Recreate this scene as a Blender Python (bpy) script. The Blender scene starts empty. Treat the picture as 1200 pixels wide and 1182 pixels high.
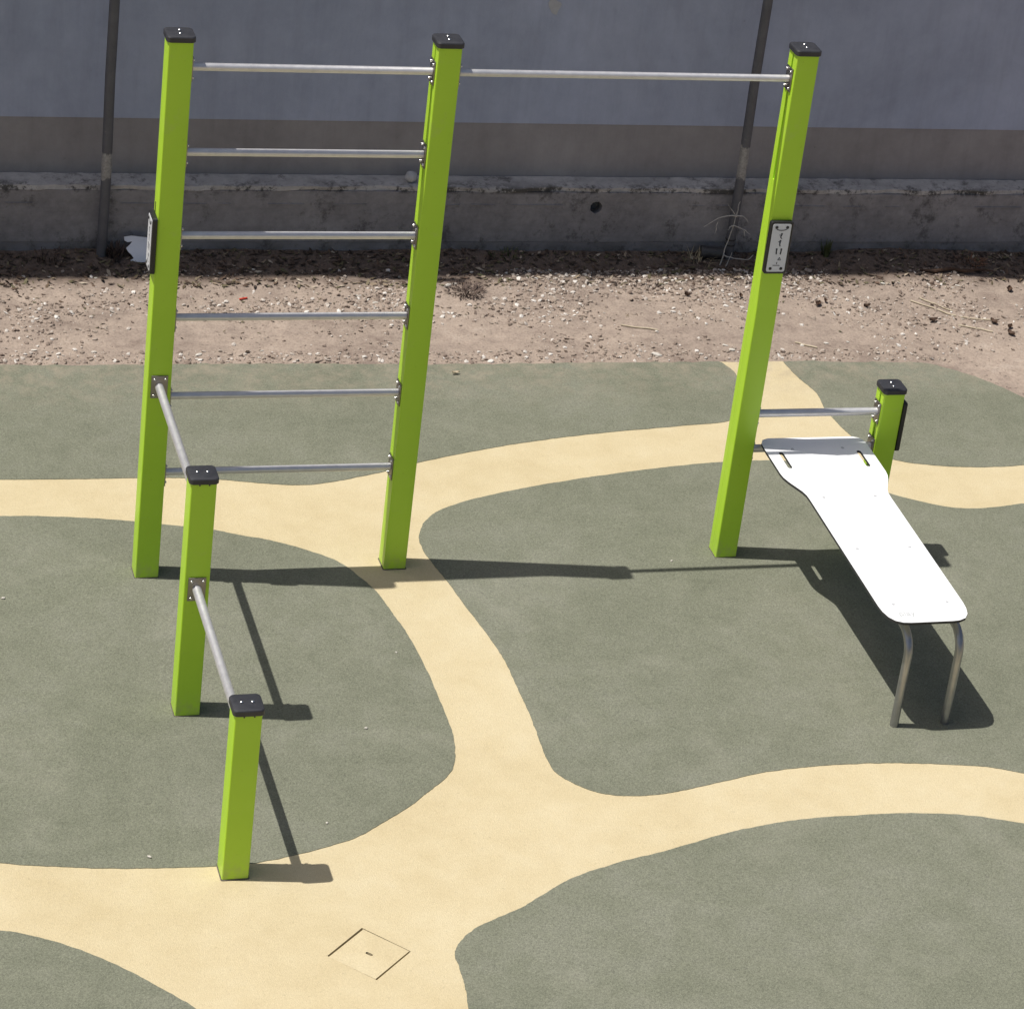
import bpy, bmesh, math, random
import numpy as np
from mathutils import Vector, Matrix, noise

scene = bpy.context.scene
C = scene.collection
random.seed(11)
rng = np.random.default_rng(7)
R = math.radians

# ---------------------------------------------------------------- camera
cam_data = bpy.data.cameras.new('camera')
cam = bpy.data.objects.new('camera', cam_data)
C.objects.link(cam)
F_PX, CX, CY = 3470.286, 752.828, 502.735
cam_data.sensor_fit = 'HORIZONTAL'
cam_data.sensor_width = 36.0
cam_data.lens = F_PX * 36.0 / 1200.0
cam_data.shift_x = (600 - CX) / 1200.0
cam_data.shift_y = (CY - 591) / 1200.0
cam_data.clip_start = 0.1
cam_data.clip_end = 600
cr = Vector((0.9482991, -0.2890541, 0.1310593))
cu = Vector((0.0195467, 0.4653515, 0.8849101))
cf = Vector((0.3167755, 0.8365977, -0.4469424))
m = Matrix((cr, cu, -cf)).transposed().to_4x4()
m.translation = Vector((-2.1305, -11.7429, 6.9662))
cam.matrix_world = m
scene.camera = cam

# ---------------------------------------------------------------- sky and sun
SUN_DIR = Vector((-0.411, 0.062, 1.0)).normalized()          # towards the sun
SUN_EL = math.asin(SUN_DIR.z)
SUN_AZ = math.atan2(SUN_DIR.x, SUN_DIR.y)
world = bpy.data.worlds.new('World')
scene.world = world
world.use_nodes = True
wn = world.node_tree.nodes
sky = wn.new('ShaderNodeTexSky')
sky.sky_type = 'NISHITA'
sky.sun_disc = False
sky.sun_elevation = SUN_EL
sky.sun_rotation = SUN_AZ
sky.air_density = 1.0
sky.dust_density = 3.5
sky.ozone_density = 1.0
world.node_tree.links.new(sky.outputs[0], wn['Background'].inputs[0])
wn['Background'].inputs[1].default_value = 0.077
sun_d = bpy.data.lights.new('sun', 'SUN')
sun_d.energy = 4.7
sun_d.angle = R(0.42)
sun_d.color = (1.0, 0.96, 0.90)
sun = bpy.data.objects.new('sun', sun_d)
C.objects.link(sun)
sun.location = SUN_DIR * 30
sun.rotation_euler = (-SUN_DIR).to_track_quat('-Z', 'Y').to_euler()
scene.render.resolution_x, scene.render.resolution_y = 1024, 1008
vs = scene.view_settings
vs.view_transform = 'Standard'
vs.look = 'None'
vs.exposure = 0.0
vs.gamma = 1.0
vs.use_curve_mapping = False


# ---------------------------------------------------------------- materials
class NT:
    """small wrapper to write node trees shortly"""
    def __init__(self, name):
        self.m = bpy.data.materials.new(name)
        self.m.use_nodes = True
        self.t = self.m.node_tree
        self.b = self.t.nodes['Principled BSDF']
        self._co = None

    def n(self, kind, **kw):
        nd = self.t.nodes.new(kind)
        for k, v in kw.items():
            if k.startswith('i_'):
                nd.inputs[k[2:].replace('_', ' ')].default_value = v
            else:
                setattr(nd, k, v)
        return nd

    def l(self, a, b):
        self.t.links.new(a, b)

    def co(self):
        if self._co is None:
            self._co = self.n('ShaderNodeTexCoord')
        return self._co.outputs['Object']

    def noise(self, scale, detail=4, rough=0.55, vec=None, dist=0.0):
        nd = self.n('ShaderNodeTexNoise')
        nd.inputs['Scale'].default_value = scale
        nd.inputs['Detail'].default_value = detail
        nd.inputs['Roughness'].default_value = rough
        nd.inputs['Distortion'].default_value = dist
        self.l(vec if vec is not None else self.co(), nd.inputs['Vector'])
        return nd.outputs['Fac']

    def ramp(self, fac, stops, interp='LINEAR'):
        nd = self.n('ShaderNodeValToRGB')
        cr_ = nd.color_ramp
        cr_.interpolation = interp
        while len(cr_.elements) < len(stops):
            cr_.elements.new(0.5)
        for e, (p, c) in zip(cr_.elements, stops):
            e.position = p
            e.color = (*c, 1) if len(c) == 3 else c
        self.l(fac, nd.inputs['Fac'])
        return nd.outputs['Color']

    def mix(self, fac, a, b, mode='MIX'):
        nd = self.n('ShaderNodeMix', data_type='RGBA', blend_type=mode)
        for sock, v in ((nd.inputs['Factor'], fac), (nd.inputs['A'], a), (nd.inputs['B'], b)):
            if isinstance(v, (int, float)):
                sock.default_value = v
            elif isinstance(v, tuple):
                sock.default_value = (*v, 1)
            else:
                self.l(v, sock)
        for s in nd.inputs:
            pass
        return nd.outputs['Result']

    def setmix(self, fac, a, b, mode='MIX'):
        nd = self.n('ShaderNodeMix', data_type='RGBA', blend_type=mode)
        fs, as_, bs = nd.inputs[0], nd.inputs[6], nd.inputs[7]
        for sock, v in ((fs, fac), (as_, a), (bs, b)):
            if isinstance(v, (int, float)):
                sock.default_value = v
            elif isinstance(v, tuple):
                sock.default_value = (*v, 1)
            else:
                self.l(v, sock)
        return nd.outputs[2]

    def math(self, op, a, b=None, clamp=False):
        nd = self.n('ShaderNodeMath', operation=op, use_clamp=clamp)
        for i, v in enumerate((a, b)):
            if v is None:
                continue
            if isinstance(v, (int, float)):
                nd.inputs[i].default_value = v
            else:
                self.l(v, nd.inputs[i])
        return nd.outputs[0]

    def maprange(self, v, a, b, c=0.0, d=1.0, smooth=True):
        nd = self.n('ShaderNodeMapRange')
        nd.interpolation_type = 'SMOOTHSTEP' if smooth else 'LINEAR'
        self.l(v, nd.inputs['Value'])
        for i, x in enumerate((a, b, c, d)):
            nd.inputs[1 + i].default_value = x
        return nd.outputs[0]

    def xyz(self):
        nd = self.n('ShaderNodeSeparateXYZ')
        self.l(self.co(), nd.inputs[0])
        return nd.outputs

    def col(self, c):
        if isinstance(c, tuple):
            self.b.inputs['Base Color'].default_value = (*c, 1)
        else:
            self.l(c, self.b.inputs['Base Color'])

    def rough(self, r):
        if isinstance(r, (int, float)):
            self.b.inputs['Roughness'].default_value = r
        else:
            self.l(r, self.b.inputs['Roughness'])

    def bump(self, h, strength=0.3, dist=0.005):
        nd = self.n('ShaderNodeBump')
        nd.inputs['Strength'].default_value = strength
        nd.inputs['Distance'].default_value = dist
        self.l(h, nd.inputs['Height'])
        self.l(nd.outputs[0], self.b.inputs['Normal'])


M = {}


def rubber(name, dark, mid, light, speck, crumbs=0.45, grain=0.55):
    t = NT(name)
    big = t.noise(0.9, 5, 0.6)
    medium = t.noise(6, 5, 0.65)
    fine = t.noise(95, 3, 0.7)
    gran = t.n('ShaderNodeTexVoronoi')
    gran.inputs['Scale'].default_value = 260
    t.l(t.co(), gran.inputs['Vector'])
    c = t.ramp(t.math('ADD', t.math('MULTIPLY', big, 0.55), t.math('MULTIPLY', medium, 0.45)),
               [(0.36, dark), (0.5, mid), (0.64, light)])
    c = t.setmix(grain, c, t.ramp(fine, [(0.3, (0.76, 0.76, 0.76)), (0.5, (1, 1, 1)), (0.72, (1.20, 1.20, 1.18))]), 'MULTIPLY')
    bw = t.n('ShaderNodeRGBToBW')
    t.l(gran.outputs['Color'], bw.inputs[0])
    c = t.setmix(speck, c, bw.outputs[0], 'OVERLAY')
    # small dark crumbs pressed into the surface
    crumb = t.noise(58, 2, 0.5)
    c = t.setmix(t.maprange(crumb, 0.66, 0.73, 0, crumbs), c, (0.10, 0.10, 0.085))
    # faint worn and washed-out areas
    worn = t.maprange(t.noise(1.7, 7, 0.7, dist=0.6), 0.50, 0.68)
    c = t.setmix(t.math('MULTIPLY', worn, 0.09), c, t.setmix(0.5, c, (0.62, 0.58, 0.48)))
    # sand blown in from the bare strip along the back edge
    y = t.xyz()[1]
    dust = t.math('MULTIPLY', t.maprange(y, 1.45, 2.12), t.maprange(t.noise(9, 6, 0.75), 0.38, 0.72))
    c = t.setmix(t.math('MULTIPLY', dust, 0.55), c, (0.33, 0.275, 0.21))
    t.col(c)
    t.rough(0.93)
    t.b.inputs['Specular IOR Level'].default_value = 0.25
    t.bump(t.math('ADD', t.math('MULTIPLY', fine, 0.6), t.math('MULTIPLY', gran.outputs['Distance'], 0.8)), 0.5, 0.003)
    return t.m


M['rubber_green'] = rubber('rubber_green', (0.145, 0.152, 0.110), (0.170, 0.176, 0.130), (0.193, 0.197, 0.152), 0.26, 0.5, 0.8)
M['rubber_beige'] = rubber('rubber_beige', (0.494, 0.410, 0.249), (0.534, 0.451, 0.284), (0.564, 0.486, 0.319), 0.05, 0.15, 0.3)


def paint_green():
    t = NT('lime_paint')
    v = t.noise(2.5, 4, 0.6)
    c = t.ramp(v, [(0.3, (0.425, 0.690, 0.034)), (0.7, (0.460, 0.730, 0.044))])
    z = t.xyz()[2]
    # dust clinging near the foot of the post
    d = t.math('MULTIPLY', t.maprange(z, 0.16, 0.0), t.maprange(t.noise(30, 5, 0.7), 0.35, 0.7))
    c = t.setmix(t.math('MULTIPLY', d, 0.35), c, (0.35, 0.31, 0.20))
    s = t.noise(70, 3, 0.6)
    c = t.setmix(t.maprange(s, 0.68, 0.75, 0, 0.30), c, (0.24, 0.37, 0.03))
    sc = t.maprange(t.noise(7, 6, 0.75, dist=0.5), 0.56, 0.72)
    c = t.setmix(t.math('MULTIPLY', sc, 0.16), c, (0.46, 0.50, 0.20))
    t.col(c)
    t.rough(t.ramp(t.noise(12, 3), [(0.3, (0.36,) * 3), (0.7, (0.48,) * 3)]))
    t.b.inputs['Specular IOR Level'].default_value = 0.4
    t.bump(t.noise(220, 2), 0.05, 0.001)
    return t.m


M['lime'] = paint_green()


def metal(name, c0, c1, r0, r1, metallic=1.0):
    t = NT(name)
    v = t.noise(18, 5, 0.65)
    t.col(t.ramp(v, [(0.3, c0), (0.7, c1)]))
    t.b.inputs['Metallic'].default_value = metallic
    t.rough(t.ramp(t.noise(40, 4), [(0.3, (r0,) * 3), (0.7, (r1,) * 3)]))
    t.bump(t.noise(300, 2), 0.04, 0.001)
    return t.m


M['steel'] = metal('stainless_tube', (0.58, 0.575, 0.585), (0.68, 0.675, 0.68), 0.36, 0.46, 0.62)
M['leg_steel'] = metal('leg_steel', (0.33, 0.33, 0.335), (0.41, 0.41, 0.41), 0.30, 0.40, 0.85)
M['bolt'] = metal('bolt_steel', (0.62, 0.62, 0.62), (0.74, 0.74, 0.73), 0.18, 0.30)
M['plate'] = metal('bracket_steel', (0.23, 0.215, 0.195), (0.34, 0.32, 0.30), 0.36, 0.5)


def simple(name, c0, c1, rough=0.6, scale=20, bump=0.0, spec=0.5):
    t = NT(name)
    v = t.noise(scale, 5, 0.65)
    t.col(t.ramp(v, [(0.3, c0), (0.7, c1)]))
    t.rough(rough)
    t.b.inputs['Specular IOR Level'].default_value = spec
    if bump:
        t.bump(t.noise(scale * 6, 4), bump, 0.003)
    return t.m


M['cap'] = simple('cap_plastic', (0.020, 0.021, 0.026), (0.034, 0.035, 0.041), 0.50, 25, 0.12)
M['black'] = simple('black_frame', (0.010, 0.010, 0.011), (0.016, 0.016, 0.017), 0.45, 25)
M['sign'] = simple('sign_plate', (0.60, 0.62, 0.66), (0.66, 0.68, 0.71), 0.42, 8)
M['ink'] = simple('sign_ink', (0.035, 0.04, 0.05), (0.06, 0.065, 0.08), 0.6, 30)
M['board'] = simple('white_laminate', (0.80, 0.81, 0.82), (0.84, 0.845, 0.85), 0.38, 3)
M['board_core'] = simple('laminate_core', (0.03, 0.03, 0.03), (0.05, 0.05, 0.05), 0.7, 40)
M['board_bolt'] = simple('board_bolt', (0.40, 0.41, 0.42), (0.50, 0.51, 0.52), 0.5, 30)
M['faint_print'] = simple('faint_print', (0.34, 0.36, 0.36), (0.54, 0.56, 0.56), 0.6, 60)
M['ring_dark'] = simple('dark_ring', (0.045, 0.042, 0.034), (0.15, 0.13, 0.09), 0.9, 60)
M['paper'] = simple('white_paper', (0.68, 0.70, 0.76), (0.76, 0.78, 0.82), 0.7, 12, 0.1)
M['red'] = simple('red_plastic', (0.45, 0.04, 0.02), (0.55, 0.07, 0.04), 0.5, 20)
M['chip'] = simple('pale_stone', (0.438, 0.403, 0.350), (0.647, 0.612, 0.551), 0.85, 60, 0.3)
M['straw'] = simple('dry_straw', (0.403, 0.333, 0.228), (0.542, 0.473, 0.350), 0.8, 40)
M['leaf'] = simple('brown_leaf', (0.035, 0.018, 0.010), (0.09, 0.045, 0.022), 0.75, 40)
M['twig'] = simple('pale_twig', (0.34, 0.325, 0.295), (0.50, 0.48, 0.44), 0.85, 40)
M['stone'] = simple('grey_stone', (0.36, 0.36, 0.37), (0.52, 0.52, 0.53), 0.9, 18, 0.4)
M['black_pipe'] = simple('black_pipe', (0.025, 0.025, 0.027), (0.06, 0.058, 0.056), 0.55, 30, 0.1)
M['weed'] = simple('weed_leaf', (0.045, 0.060, 0.018), (0.10, 0.11, 0.040), 0.7, 30)
M['dry_weed'] = simple('dried_weed', (0.060, 0.040, 0.034), (0.13, 0.09, 0.07), 0.8, 30)
M['rust_grass'] = simple('rust_grass', (0.13, 0.06, 0.035), (0.26, 0.14, 0.08), 0.8, 30)
M['straw_grass'] = simple('dry_grass', (0.30, 0.25, 0.15), (0.46, 0.39, 0.25), 0.8, 30)


def island_mat(name, stops, rough=0.9):
    t = NT(name)
    g = t.n('ShaderNodeNewGeometry')
    c = t.ramp(g.outputs['Random Per Island'], stops)
    c = t.setmix(0.35, c, t.ramp(t.noise(150, 3), [(0.3, (0.6,) * 3), (0.7, (1.2,) * 3)]), 'MULTIPLY')
    t.col(c)
    t.rough(rough)
    return t.m


M['gravel'] = island_mat('gravel', [(0.0, (0.175, 0.131, 0.105)), (0.25, (0.254, 0.197, 0.158)), (0.7, (0.350, 0.289, 0.236)),
                                    (0.88, (0.507, 0.455, 0.403)), (1.0, (0.700, 0.665, 0.612))])
M['litter'] = island_mat('litter', [(0.0, (0.030, 0.020, 0.014)), (0.35, (0.070, 0.045, 0.030)), (0.6, (0.12, 0.075, 0.05)),
                                    (0.8, (0.10, 0.095, 0.045)), (0.93, (0.26, 0.20, 0.14)), (1.0, (0.44, 0.38, 0.30))])


def dirt_mat():
    t = NT('sandy_dirt')
    big = t.noise(1.6, 6, 0.62)
    med = t.noise(9, 6, 0.68)
    fine = t.noise(70, 5, 0.75)
    c = t.ramp(t.math('ADD', t.math('MULTIPLY', big, 0.5), t.math('MULTIPLY', med, 0.5)),
               [(0.34, (0.206, 0.158, 0.131)), (0.46, (0.302, 0.243, 0.201)), (0.56, (0.363, 0.293, 0.240)), (0.68, (0.416, 0.346, 0.289))])
    c = t.setmix(0.75, c, t.ramp(fine, [(0.28, (0.50, 0.48, 0.47)), (0.5, (1, 1, 1)), (0.75, (1.25, 1.24, 1.22))]), 'MULTIPLY')
    # darker brown soil in the strip under the wall, with a wandering edge
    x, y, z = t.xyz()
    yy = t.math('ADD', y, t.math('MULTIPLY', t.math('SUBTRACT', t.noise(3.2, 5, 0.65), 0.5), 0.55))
    strip_dark = t.maprange(yy, 3.02, 3.22)
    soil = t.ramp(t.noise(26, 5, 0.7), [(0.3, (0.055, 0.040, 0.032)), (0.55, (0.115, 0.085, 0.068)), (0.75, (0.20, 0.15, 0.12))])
    c = t.setmix(t.math('MULTIPLY', strip_dark, 0.85), c, soil)
    # dark organic flecks
    fl = t.noise(33, 3, 0.6)
    patch = t.maprange(t.noise(1.4, 3), 0.42, 0.62)
    c = t.setmix(t.math('MULTIPLY', t.maprange(fl, 0.60, 0.68), t.math('MULTIPLY', patch, 0.75)), c, (0.07, 0.05, 0.04))
    t.col(c)
    t.rough(0.97)
    t.b.inputs['Specular IOR Level'].default_value = 0.15
    t.bump(t.math('ADD', fine, t.math('MULTIPLY', med, 0.6)), 0.7, 0.008)
    return t.m


M['dirt'] = dirt_mat()


def wall_mat(name, c0, c1, spots, streak=0.3):
    t = NT(name)
    sx = t.n('ShaderNodeMapping')
    sx.inputs['Scale'].default_value = (3.0, 1.0, 0.35)
    t.l(t.co(), sx.inputs['Vector'])
    st = t.noise(3.0, 5, 0.7, vec=sx.outputs[0])
    big = t.noise(1.1, 6, 0.65)
    med = t.noise(7, 5, 0.7)
    c = t.ramp(t.math('ADD', t.math('MULTIPLY', big, 0.6), t.math('MULTIPLY', med, 0.4)), [(0.36, c0), (0.64, c1)])
    c = t.setmix(streak, c, t.ramp(st, [(0.3, (0.72, 0.71, 0.70)), (0.5, (1, 1, 1)), (0.72, (1.15, 1.15, 1.15))]), 'MULTIPLY')
    bl = t.noise(0.55, 7, 0.72, dist=0.8)
    c = t.setmix(0.5, c, t.ramp(bl, [(0.34, (0.80, 0.79, 0.79)), (0.5, (1, 1, 1)), (0.64, (1.12, 1.13, 1.15))]), 'MULTIPLY')
    sp = t.noise(24, 4, 0.6)
    c = t.setmix(t.maprange(sp, 0.69, 0.76, 0, 0.55), c, spots)
    t.col(c)
    t.rough(0.85)
    t.b.inputs['Specular IOR Level'].default_value = 0.2
    t.bump(t.math('ADD', t.noise(60, 4, 0.7), t.math('MULTIPLY', med, 1.2)), 0.25, 0.006)
    return t.m


M['wall_paint'] = wall_mat('wall_paint', (0.295, 0.332, 0.435), (0.370, 0.408, 0.520), (0.255, 0.272, 0.34), 0.32)
M['wall_band'] = wall_mat('wall_band', (0.230, 0.217, 0.222), (0.305, 0.291, 0.294), (0.13, 0.125, 0.12), 0.28)


def concrete(name, c0, c1, stain, amt):
    t = NT(name)
    big = t.noise(2.2, 6, 0.7)
    med = t.noise(14, 6, 0.75)
    c = t.ramp(t.math('ADD', t.math('MULTIPLY', big, 0.55), t.math('MULTIPLY', med, 0.45)), [(0.34, c0), (0.66, c1)])
    # board-marked horizontal grain left by the formwork
    mp = t.n('ShaderNodeMapping')
    mp.inputs['Scale'].default_value = (0.7, 1.0, 26.0)
    t.l(t.co(), mp.inputs['Vector'])
    gr = t.noise(2.0, 5, 0.7, vec=mp.outputs[0])
    c = t.setmix(0.14, c, t.ramp(gr, [(0.3, (0.66,) * 3), (0.5, (1.0,) * 3), (0.7, (1.22,) * 3)]), 'MULTIPLY')
    s = t.maprange(t.noise(5.5, 7, 0.78), 0.52, 0.66)
    c = t.setmix(t.math('MULTIPLY', s, amt), c, stain)
    # dark pits and broken arris put into the colour, darker patches towards the bottom
    z = t.xyz()[2]
    lip = t.math('MULTIPLY', t.maprange(z, 0.385, 0.412), t.maprange(z, 0.446, 0.425))
    pits = t.maprange(t.math('ADD', t.noise(3.0, 4, 0.6), t.noise(34, 5, 0.75)), 0.94, 1.10)
    c = t.setmix(t.math('MULTIPLY', lip, t.math('MULTIPLY', pits, 0.85)), c, (0.03, 0.03, 0.028))
    foot_dark = t.math('MULTIPLY', t.maprange(z, 0.12, 0.02), t.maprange(t.noise(7, 6, 0.7), 0.40, 0.62))
    c = t.setmix(t.math('MULTIPLY', foot_dark, 0.7), c, (0.06, 0.055, 0.045))
    t.col(c)
    t.rough(0.92)
    t.b.inputs['Specular IOR Level'].default_value = 0.2
    t.bump(t.math('ADD', t.math('MULTIPLY', med, 1.0), t.math('MULTIPLY', gr, 0.25)), 0.5, 0.010)
    return t.m


M['plinth'] = concrete('plinth_concrete', (0.175, 0.167, 0.172), (0.340, 0.326, 0.328), (0.08, 0.075, 0.074), 0.75)
M['ledge'] = concrete('ledge_concrete', (0.28, 0.268, 0.26), (0.56, 0.535, 0.51), (0.11, 0.104, 0.098), 0.85)


def pipe_mat(name, lo, hi, chip):
    """painted pipe with a bare stretch between two heights"""
    t = NT(name)
    v = t.noise(11, 5, 0.7)
    c = t.ramp(v, [(0.3, (0.075, 0.076, 0.086)), (0.7, (0.110, 0.112, 0.124))])
    z = t.xyz()[2]
    zz = t.math('ADD', z, t.math('MULTIPLY', t.math('SUBTRACT', t.noise(16, 4, 0.7), 0.5), chip))
    bare = t.math('MULTIPLY', t.maprange(zz, lo, lo + 0.015), t.maprange(zz, hi, hi - 0.015))
    flakes = t.maprange(t.noise(20, 5, 0.7), 0.66, 0.72)
    mask = t.math('MAXIMUM', bare, t.math('MULTIPLY', flakes, t.math('MULTIPLY', t.maprange(z, 1.2, 0.2), 0.7)))
    c = t.setmix(mask, c, t.ramp(t.noise(60, 4), [(0.3, (0.20, 0.195, 0.185)), (0.7, (0.34, 0.33, 0.315))]))
    t.col(c)
    t.rough(0.6)
    t.bump(t.noise(90, 4), 0.25, 0.003)
    return t.m


M['pipe_a'] = pipe_mat('pipe_paint_a', 0.50, 0.66, 0.14)
M['pipe_b'] = pipe_mat('pipe_paint_b', 0.53, 0.74, 0.16)


# ---------------------------------------------------------------- mesh helpers
def obj(name, bm, mat, parent=None, loc=(0, 0, 0), rot=(0, 0, 0), smooth=35):
    me = bpy.data.meshes.new(name)
    if isinstance(bm, bmesh.types.BMesh):
        bmesh.ops.recalc_face_normals(bm, faces=bm.faces)
        bm.to_mesh(me)
        bm.free()
    else:
        me.from_pydata(bm[0], [], bm[1])
    for mt in (mat if isinstance(mat, (list, tuple)) else [mat]):
        me.materials.append(M[mt])
    if smooth:
        me.shade_smooth()
        me.set_sharp_from_angle(angle=R(smooth))
    o = bpy.data.objects.new(name, me)
    C.objects.link(o)
    o.location = loc
    o.rotation_euler = rot
    if parent:
        o.parent = parent
    return o


def tag(o, label, cat, group=None):
    o['label'] = label
    o['category'] = cat
    if group:
        o['group'] = group
    return o


def thing(name, label, cat, loc=(0, 0, 0), group=None):
    o = bpy.data.objects.new(name, None)
    C.objects.link(o)
    o.location = loc
    o.empty_display_size = 0.1
    return tag(o, label, cat, group)


def kind(o, k):
    o['kind'] = k
    return o


def add_box(bm, c, s, bevel=0.0, mat=0):
    r = bmesh.ops.create_cube(bm, size=1.0)
    vs_ = r['verts']
    for v in vs_:
        v.co = Vector((v.co.x * s[0] + c[0], v.co.y * s[1] + c[1], v.co.z * s[2] + c[2]))
    fs = {f for v in vs_ for f in v.link_faces}
    for f in fs:
        f.material_index = mat
    if bevel:
        es = list({e for v in vs_ for e in v.link_edges})
        rb = bmesh.ops.bevel(bm, geom=es, offset=bevel, segments=2, profile=0.5, affect='EDGES')
        for f in rb['faces']:
            f.material_index = mat


def frame_at(d):
    d = d.normalized()
    a = Vector((0, 0, 1)) if abs(d.z) < 0.9 else Vector((0, 1, 0))
    u = d.cross(a).normalized()
    return u, d.cross(u).normalized()


def add_tube(bm, pts, r, seg=16, mat=0, cap=True):
    pts = [Vector(p) for p in pts]
    rs = r if isinstance(r, (list, tuple)) else [r] * len(pts)
    rings = []
    u = None
    for i, p in enumerate(pts):
        if i == 0:
            d = pts[1] - p
        elif i == len(pts) - 1:
            d = p - pts[i - 1]
        else:
            d = (pts[i + 1] - p).normalized() + (p - pts[i - 1]).normalized()
        d.normalize()
        if u is None:
            u, w = frame_at(d)
        else:
            u = (u - d * u.dot(d)).normalized()
            w = d.cross(u)
        rings.append([bm.verts.new(p + (u * math.cos(a) + w * math.sin(a)) * rs[i])
                      for a in [2 * math.pi * k / seg for k in range(seg)]])
    for a, b in zip(rings, rings[1:]):
        for k in range(seg):
            f = bm.faces.new((a[k], a[(k + 1) % seg], b[(k + 1) % seg], b[k]))
            f.material_index = mat
    if cap:
        for rg in (rings[0], rings[-1]):
            f = bm.faces.new(rg)
            f.material_index = mat


def add_prism(bm, poly, z0, z1, mat=0):
    a = [bm.verts.new((x, y, z0)) for x, y in poly]
    b = [bm.verts.new((x, y, z1)) for x, y in poly]
    n = len(poly)
    for k in range(n):
        f = bm.faces.new((a[k], a[(k + 1) % n], b[(k + 1) % n], b[k]))
        f.material_index = mat
    for loop in (a, b):
        f = bm.faces.new(loop)
        f.material_index = mat


def rrect(hx, hy, r, seg=4):
    p = []
    for cx, cy, a0 in ((hx - r, hy - r, 0), (-hx + r, hy - r, 90), (-hx + r, -hy + r, 180), (hx - r, -hy + r, 270)):
        for k in range(seg + 1):
            a = R(a0 + 90 * k / seg)
            p.append((cx + r * math.cos(a), cy + r * math.sin(a)))
    return p


def fill_flat(outer, holes, z):
    """flat sheet from an outline with holes"""
    bm = bmesh.new()
    es = []
    for lp in [outer] + holes:
        v = [bm.verts.new((x, y, z)) for x, y in lp]
        es += [bm.edges.new((v[k], v[(k + 1) % len(v)])) for k in range(len(v))]
    bmesh.ops.triangle_fill(bm, use_beauty=True, use_dissolve=False, edges=es)
    return bm


def thicken(bm, dz, side_mat=0):
    """extrude a flat sheet by dz along z"""
    for f in bm.faces:
        if f.normal.z < 0:
            f.normal_flip()
    r = bmesh.ops.extrude_face_region(bm, geom=list(bm.faces))
    vs_ = [g for g in r['geom'] if isinstance(g, bmesh.types.BMVert)]
    for v in vs_:
        v.co.z += dz
    bmesh.ops.recalc_face_normals(bm, faces=bm.faces)
    for f in bm.faces:
        if abs(f.normal.z) < 0.5:
            f.material_index = side_mat


def catmull(pts, n=6, closed=True):
    pts = [Vector((*p, 0)) for p in pts]
    out = []
    N = len(pts)
    for i in range(N if closed else N - 1):
        if closed:
            p0, p1, p2, p3 = (pts[(i + k) % N] for k in (-1, 0, 1, 2))
        else:
            p0, p1, p2, p3 = pts[max(i - 1, 0)], pts[i], pts[i + 1], pts[min(i + 2, N - 1)]
        # centripetal parametrisation keeps long spans from overshooting
        t1 = max((p1 - p0).length, 1e-6) ** 0.5
        t2 = t1 + max((p2 - p1).length, 1e-6) ** 0.5
        t3 = t2 + max((p3 - p2).length, 1e-6) ** 0.5
        if p0 == p1:
            p0 = p1 - (p2 - p1)
            t1 = (p2 - p1).length ** 0.5
            t2, t3 = t1 * 2, t1 * 2 + max((p3 - p2).length, 1e-6) ** 0.5
        if p3 == p2:
            p3 = p2 + (p2 - p1)
            t3 = t2 + (p2 - p1).length ** 0.5
        for k in range(n):
            t = t1 + (t2 - t1) * k / n
            A1 = p0 * ((t1 - t) / t1) + p1 * (t / t1)
            A2 = p1 * ((t2 - t) / (t2 - t1)) + p2 * ((t - t1) / (t2 - t1))
            A3 = p2 * ((t3 - t) / (t3 - t2)) + p3 * ((t - t2) / (t3 - t2))
            B1 = A1 * ((t2 - t) / t2) + A2 * (t / t2)
            B2 = A2 * ((t3 - t) / (t3 - t1)) + A3 * ((t - t1) / (t3 - t1))
            q = B1 * ((t2 - t) / (t2 - t1)) + B2 * ((t - t1) / (t2 - t1))
            out.append((q.x, q.y))
    if not closed:
        out.append((pts[-1].x, pts[-1].y))
    return out


# ================================================================ SETTING
# ---- bare ground: one sheet, fine in the strip of dirt by the wall
WALL_Y = 3.62          # upper wall face
PLINTH_Y = 3.483       # plinth face


def edge_y(x):
    """back edge of the rubber surfacing"""
    P_ = [(-4, 2.2), (-0.43, 2.139), (0.45, 2.124), (1.82, 2.085), (2.79, 2.079), (3.86, 2.07), (4.29, 2.048),
          (4.72, 2.014), (4.85, 1.935), (4.98, 1.813), (5.08, 1.672), (5.14, 1.575), (5.35, 1.2), (5.55, 0.6)]
    for (x0, y0), (x1, y1) in zip(P_, P_[1:]):
        if x <= x1:
            return y0 + (y1 - y0) * (x - x0) / (x1 - x0)
    return 0.6 - (x - 5.55) * 4


def dirt_z(x, y):
    e = edge_y(x)
    d = y - e
    n1 = noise.fractal(Vector((x * 1.3, y * 1.9, 3.1)), 1.0, 2.0, 5)
    n2 = noise.fractal(Vector((x * 7, y * 9, 8.7)), 0.9, 2.1, 4)
    z = -0.003 + 0.006 * n1 + 0.0060 * n2
    if d < 0:
        z -= min(0.05, -d * 0.6) if x < 5.0 else min(0.05, -d * 0.3)
    z += 0.016 * max(0.0, min(1.0, (y - 2.75) / 0.7)) * (1 + 0.8 * n1)
    z += 0.030 * max(0.0, min(1.0, (y - 3.3) / 0.25))
    return z


def spaced(a, b, s):
    return list(np.arange(a, b, s))


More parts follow.
